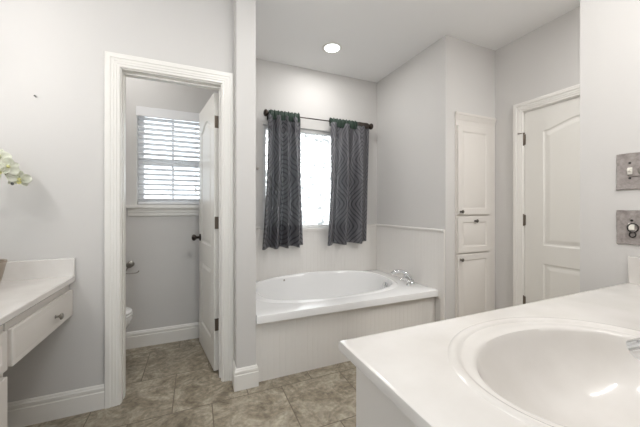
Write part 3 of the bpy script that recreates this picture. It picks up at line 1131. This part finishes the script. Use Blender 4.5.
def blossom(at, d, roll, s=1.0):
    B = axis_to(d, at) @ Matrix.Rotation(roll, 4, 'Z') @ Matrix.Scale(s, 4)
    bm = bmesh.new()
    for ang in (0, 2.25, -2.25):
        petal(bm, B @ Matrix.Rotation(ang, 4, 'Z') @ Matrix.Translation((0, 0.003, -0.003)), 0.040, 0.015, 0.004)
    for ang in (1.25, -1.25):
        petal(bm, B @ Matrix.Rotation(ang, 4, 'Z') @ Matrix.Translation((0, 0.002, 0.002)), 0.042, 0.024, 0.006)
    o = obj('blossom', bm, PETAL, orc, True)
    o.modifiers.new('thick', 'SOLIDIFY').thickness = 0.0012
    bm = bmesh.new()
    lathe(bm, [(0, 0.0), (0.006, 0.003), (0.0075, 0.010), (0.004, 0.018), (0, 0.020)], B, 10)
    petal(bm, B @ Matrix.Translation((0, -0.003, 0.006)) @ Matrix.Rotation(PI, 4, 'Z'), 0.018, 0.009, 0.012)
    tag(obj('lip', bm, LIP, o, True), 'yellow green flower lip')


for at, d, rl in ((W(-0.900, 1.955, 1.455), (0.35, -0.8, 0.3), 0.2), (W(-0.866, 1.955, 1.408), (0.6, -0.75, 0.1), -0.4),
                  (W(-0.836, 1.985, 1.352), (0.5, -0.8, -0.3), 0.5), (W(-0.893, 1.935, 1.385), (0.1, -0.95, -0.1), 0.9),
                  (W(-0.940, 1.92, 1.468), (0.3, -0.85, 0.2), 0.0), (W(-0.955, 1.89, 1.42), (0.2, -0.9, 0.1), 0.6)):
    blossom(at, d, rl, 1.08)
bm = bmesh.new()
lathe(bm, [(0, -0.009), (0.005, -0.006), (0.0068, 0), (0.005, 0.006), (0, 0.009)], axis_to((0.3, -0.3, -1), W(-0.848, 1.955, 1.325)), 10)
tag(obj('bud', bm, BLACK, orc, True), 'dark dried bud')

# ------------------------------------------------------------------ curtains and rod
ROD_Y, ROD_Z = 2.862, 2.150
rod = thing('curtain_rod', 'dark curtain rod above the bath window', 'curtain rod', (1.25, ROD_Y, ROD_Z))
bm = bmesh.new()
lathe(bm, [(0.006, -0.585), (0.006, 0.585)], axis_to((1, 0, 0), (0, 0, 0)), 14)
obj('bar', bm, BRONZE, rod, True)
for s in (-1, 1):
    bm = bmesh.new()
    e0 = 0.575 if s < 0 else 0.585
    lathe(bm, [(0.010, 0), (0.014, 0.004), (0.014, 0.010), (0.024, 0.014), (0.034, 0.026), (0.036, 0.036), (0.030, 0.048), (0.016, 0.055), (0, 0.057)],
          axis_to((s, 0, 0), (s * e0, 0, 0)), 20)
    obj('finial', bm, BRONZE, rod, True)
    bm = bmesh.new()
    tube(bm, [(s * 0.568, 0, -0.006), (s * 0.568, 0.035, -0.012), (s * 0.568, YB - 0.004 - ROD_Y, -0.012)], 0.006, 10)
    box(bm, s * 0.568 - 0.012, s * 0.568 + 0.012, YB - 0.006 - ROD_Y, YB - 0.001 - ROD_Y, -0.045, 0.025)
    obj('bracket', bm, BRONZE, rod, True)
bm = bmesh.new()
lathe(bm, [(0.024, 0.435), (0.034, 0.45), (0.032, 0.50), (0.034, 0.55), (0.030, 0.575), (0.022, 0.58)], axis_to((1, 0, 0), (0, 0, 0)), 16)
tag(obj('sleeve', bm, mat('walnut_brown_sleeve', (0.035, 0.026, 0.02), 0.5), rod, True), 'thick brown rod end sleeve')


def curtain(label, xt0, xt1, xb0, xb1, zb, folds, seed, pocket):
    rnd = random.Random(seed)
    t = thing('curtain', label, 'curtain', (0.5 * (xt0 + xt1), ROD_Y, 2.13), 'slate curtains at the bath window')
    o0 = Vector(t.location)
    nx, nz = 110, 48
    ph = [rnd.uniform(0, 6.28) for _ in range(4)]
    bm = bmesh.new()
    uvl = bm.loops.layers.uv.new('UVMap')
    G = []
    zt = ROD_Z - 0.012
    for j in range(nz + 1):
        s = j / nz
        row = []
        z = zt + (zb - zt) * s
        open_ = min(1, 0.35 + 1.3 * s)
        for i in range(nx + 1):
            u = i / nx
            x = (xt0 + (xt1 - xt0) * u) * (1 - s ** 1.6) + (xb0 + (xb1 - xb0) * u) * s ** 1.6
            wv = math.sin(2 * PI * folds * u + ph[0] + 0.35 * math.sin(2.2 * s + ph[1]))
            fine = math.sin(2 * PI * folds * 2.6 * u + ph[2]) * max(0, 1 - 2.2 * s)
            q = folds * u + 0.16 * ph[0] + 0.05 * math.sin(2.2 * s + ph[1]) + 0.12 * math.sin(5 * u + ph[3])
            f = q - math.floor(q)
            # broad rounded ridge, then a steep tuck
            pr = math.sin(PI * min(1, f / 0.62)) ** 0.8 if f < 0.62 else -0.42 * math.sin(PI * (f - 0.62) / 0.38)
            y = -0.085 * open_ * (pr - 0.0) + 0.006 * fine
            # hem bottom ripples a little
            zz = z - 0.010 * s * (0.5 + 0.5 * wv) + 0.008 * s * (u - 0.5)
            x += 0.008 * math.cos(2 * PI * folds * u + ph[0]) * open_
            row.append((bm.verts.new((x - o0.x, y, zz - o0.z)), u * abs(xt1 - xt0) * 1.55, zz))
        G.append(row)
    for r0, r1 in zip(G, G[1:]):
        for i in range(nx):
            f = bm.faces.new((r0[i][0], r0[i + 1][0], r1[i + 1][0], r1[i][0]))
            for lp, src in zip(f.loops, (r0[i], r0[i + 1], r1[i + 1], r1[i])):
                lp[uvl].uv = (src[1] + seed * 0.07, src[2])
    o = obj('panel', bm, CLOTH, t, True)
    o.modifiers.new('thick', 'SOLIDIFY').thickness = 0.002
    # gathered rod pocket with ruffle
    bm = bmesh.new()
    rg = []
    p0, p1 = pocket
    kx = 160
    for i in range(kx + 1):
        u = i / kx
        x = p0 + (p1 - p0) * u
        g = math.sin(2 * PI * u * 9 + ph[1]) + 0.6 * math.sin(2 * PI * u * 15.5 + ph[2])
        ring = []
        for q in range(16):
            an = 2 * PI * q / 16
            ry = 0.016 + 0.0025 * g
            rz = 0.036 + 0.002 * g
            z = math.sin(an) * rz
            y = math.cos(an) * ry * (0.55 if math.sin(an) > 0.75 else 1)
            if math.sin(an) > 0.75: z += 0.006 + 0.003 * g
            if math.sin(an) < -0.75: z -= 0.014
            ring.append(bm.verts.new((x - o0.x, y, ROD_Z - o0.z + z - 0.004)))
        rg.append(ring)
    for r0, r1 in zip(rg, rg[1:]):
        for q in range(16):
            bm.faces.new((r0[q], r0[(q + 1) % 16], r1[(q + 1) % 16], r1[q]))
    tag(obj('rod_pocket', bm, HEAD, t, True), 'gathered rod pocket with green fringe glow in its colour')
    return t


curtain('slate patterned curtain panel on the left side of the bath window', 0.660, 1.005, 0.592, 1.040, 0.812, 3.6, 3, (0.672, 0.995))
curtain('slate patterned curtain panel on the right side of the bath window', 1.345, 1.850, 1.284, 1.822, 0.818, 2.6, 8, (1.342, 1.69))

bm = bmesh.new()
lathe(bm, [(0.012, 0.0005), (0.012, 0.004), (0.006, 0.008), (0.006, 0.024), (0.012, 0.030), (0.010, 0.036), (0, 0.038)],
      axis_to((0, -1, 0), (0.574, YB, 1.598)), 16)
tag(obj('tieback_hook', bm, NICKEL, None, True), 'small metal tieback peg on the wall left of the curtains', 'hook')
bm = bmesh.new()
lathe(bm, [(0.003, 0.0), (0.003, 0.012), (0.005, 0.013), (0.005, 0.015), (0, 0.0155)], axis_to((0, -1, 0.15), (-0.823, YL, 1.826)), 10)
tag(obj('nail', bm, BLACK, None, True), 'small dark nail left in the bare grey wall', 'nail')

# ------------------------------------------------------------------ blind
bl = thing('window_blind', 'white wood slat blind in the toilet room window', 'blind', (-0.193, YB, TZ0))
bxo, bzo = -0.193, TZ0
hw = (TX1 - TX0) / 2
bm = boxes((-hw - 0.004, hw + 0.004, -0.022, -0.006, 0.765, 0.848))
box(bm, -hw - 0.004, -hw + 0.006, -0.006, -0.001, 0.765, 0.848)
obj('valance', bm, SLAT, bl, bevel=0.003)
bm = boxes((-hw + 0.008, hw - 0.008, 0.004, 0.052, 0.79, 0.840))
obj('headrail', bm, SLAT, bl)
bm = bmesh.new()
zz = 0.045
Rt = Matrix.Rotation(math.radians(-19), 4, 'X')
while zz < 0.785:
    box(bm, -hw + 0.008, hw - 0.008, -0.024, 0.024, -0.0014, 0.0014, Matrix.Translation((0, 0.030, zz)) @ Rt)
    zz += 0.0445
obj('slats', bm, SLAT, bl)
bm = boxes((-hw + 0.008, hw - 0.008, 0.006, 0.054, 0.006, 0.022))
obj('bottom_rail', bm, SLAT, bl, bevel=0.003)
for xs in (-hw + 0.075, hw - 0.075):
    bm = bmesh.new()
    for yy in (0.004, 0.056):
        tube(bm, [(xs, yy, 0.015), (xs, yy, 0.79)], 0.0012, 6)
    obj('ladder_cord', bm, CORD, bl)
bm = bmesh.new()
tube(bm, [(0.195, -0.001, 0.775), (0.195, -0.001, 0.16)], 0.0014, 6)
lathe(bm, [(0.004, 0.165), (0.009, 0.135), (0.009, 0.120), (0, 0.118)], Matrix.Translation((0.195, -0.002, 0)), 10)
obj('pull_cord', bm, CORD, bl)

# ------------------------------------------------------------------ toilet and paper holder
tl = thing('toilet', 'white toilet just inside the narrow doorway', 'toilet', (-0.80, 2.56, 0))
bm = bmesh.new()
# bowl: stacked egg shaped sections, front towards +X
secs = [(0.0, -0.02, 0.23, 0.11), (0.03, -0.02, 0.225, 0.105), (0.12, -0.02, 0.20, 0.095), (0.20, 0.0, 0.22, 0.11), (0.28, 0.04, 0.27, 0.15),
        (0.35, 0.075, 0.28, 0.180), (0.385, 0.08, 0.285, 0.188), (0.40, 0.08, 0.282, 0.186)]
rs = []
for z, c, a2, b2 in secs:
    rs.append([(c + a2 * math.cos(t) * (1.0 if math.cos(t) > 0 else 0.95), b2 * math.sin(t), z) for t in [2 * PI * k / 36 for k in range(36)]])
V = rings_mesh(bm, rs)
bm.faces.new(V[0]); bm.faces.new(V[-1])
obj('bowl', bm, PORC, tl, True)
for nm, z0, z1, g in (('seat', 0.401, 0.420, 0.0), ('seat_lid', 0.421, 0.440, -0.004)):
    bm = bmesh.new()
    rs = []
    for z, dd in ((z0, -0.006), (z0 + 0.004, 0), (z1 - 0.006, 0), (z1, -0.01), (z1 + 0.002, -0.08)):
        a2, b2 = 0.285 + g + dd, 0.190 + g + dd
        rs.append([(0.082 + a2 * math.cos(t), b2 * math.sin(t), z) for t in [2 * PI * k / 36 for k in range(36)]])
    V = rings_mesh(bm, rs)
    bm.faces.new(V[0]); bm.faces.new(V[-1])
    obj(nm, bm, PORC, tl, True)
obj('tank', boxes((-0.405, -0.215, -0.22, 0.22, 0.385, 0.74)), PORC, tl, bevel=0.02)
obj('tank_lid', boxes((-0.412, -0.205, -0.23, 0.23, 0.741, 0.775)), PORC, tl, bevel=0.01)
bm = bmesh.new()
tube(bm, [(-0.214, -0.16, 0.69), (-0.195, -0.16, 0.69), (-0.19, -0.10, 0.685)], 0.006, 10)
tag(obj('flush_lever', bm, CHROME, tl, True), 'chrome flush lever')

ph_ = thing('paper_holder', 'metal toilet paper holder on the wall under the blind', 'paper holder', (-0.510, YB, 0.725))
bm = bmesh.new()
lathe(bm, [(0.026, 0.0005), (0.026, 0.006), (0.020, 0.012), (0.012, 0.016), (0.012, 0.050), (0.022, 0.058), (0.024, 0.066), (0.016, 0.074), (0, 0.076)],
      axis_to((0, -1, 0), (0, 0, 0)), 22)
obj('rosette', bm, NICKEL, ph_, True)
bm = bmesh.new()
tube(bm, smooth_path([(-0.004, -0.052, -0.010), (-0.022, -0.060, -0.040), (-0.030, -0.064, -0.066), (0.010, -0.066, -0.072), (0.055, -0.066, -0.068), (0.070, -0.066, -0.052)], 6), 0.0045, 10)
obj('paper_arm', bm, NICKEL, ph_, True)

# ------------------------------------------------------------------ lamps
def can(x, y, label, power=None):
    t = thing('recessed_light', label, 'ceiling light', (x, y, CZ))
    bm = bmesh.new()
    lathe(bm, [(0.094, -0.0005), (0.094, -0.004), (0.088, -0.008), (0.076, -0.008), (0.071, -0.004)], Matrix(), 36)
    obj('trim_ring', bm, TRIM, t, True)
    bm = bmesh.new()
    lathe(bm, [(0.0715, -0.0035), (0.055, -0.007), (0.03, -0.009), (0, -0.010)], Matrix(), 36)
    tag(obj('lens', bm, LENS, t, True), 'glowing white lens')
    area_lamp('lamp', (0, 0, -0.014), CAN_W if power is None else power, 0.13, WARM, (0, 0, -1), t)
    return t


can(1.18, 2.465, 'lit recessed ceiling light above the bathtub', 5.0)
can(-0.62, 2.46, 'unseen recessed light added to brighten the toilet room', 4.0)  # added out of view to lift the toilet room walls
can(0.35, 0.95, 'unseen recessed light added to brighten the middle of the room')  # unseen lamp added for general fill
can(2.2, 0.15, 'unseen recessed light added to brighten the closed door wall', 20.0)  # added out of view to lift the door and linen walls


def light_bar(name, label, loc, d, along):
    t = thing(name, label, 'wall light', loc)
    d = Vector(d); al = Vector(along)
    bm = bmesh.new()
    R = Matrix((( al.x, d.x, 0, 0), (al.y, d.y, 0, 0), (0, 0, 1, 0), (0, 0, 0, 1)))
    box(bm, -0.36, 0.36, 0.0005, 0.025, -0.055, 0.055, R)
    obj('back_plate', bm, NICKEL, t, bevel=0.004)
    for k in range(4):
        c = al * (-0.27 + 0.18 * k) + d * 0.085
        bm = bmesh.new()
        bmesh.ops.create_uvsphere(bm, u_segments=20, v_segments=12, radius=0.04, matrix=Matrix.Translation(c))
        obj('globe', bm, GLOBE, t, True)
        bm = bmesh.new()
        lathe(bm, [(0.026, 0), (0.026, 0.03), (0.02, 0.042)], axis_to(d, c - d * 0.062), 16)
        obj('lamp_socket', bm, NICKEL, t, True)
    return t


light_bar('vanity_light', 'unseen four globe light bar above the sink counter', (1.03, 0.05, 2.06), (0, 1, 0), (1, 0, 0))  # out of view, added for light; inferred from bright dots in the sink
light_bar('vanity_light', 'unseen four globe light bar above the dressing counter', (-1.22, 1.30, 2.06), (1, 0, 0), (0, 1, 0))  # out of view, added for light; inferred from the orchid shadow
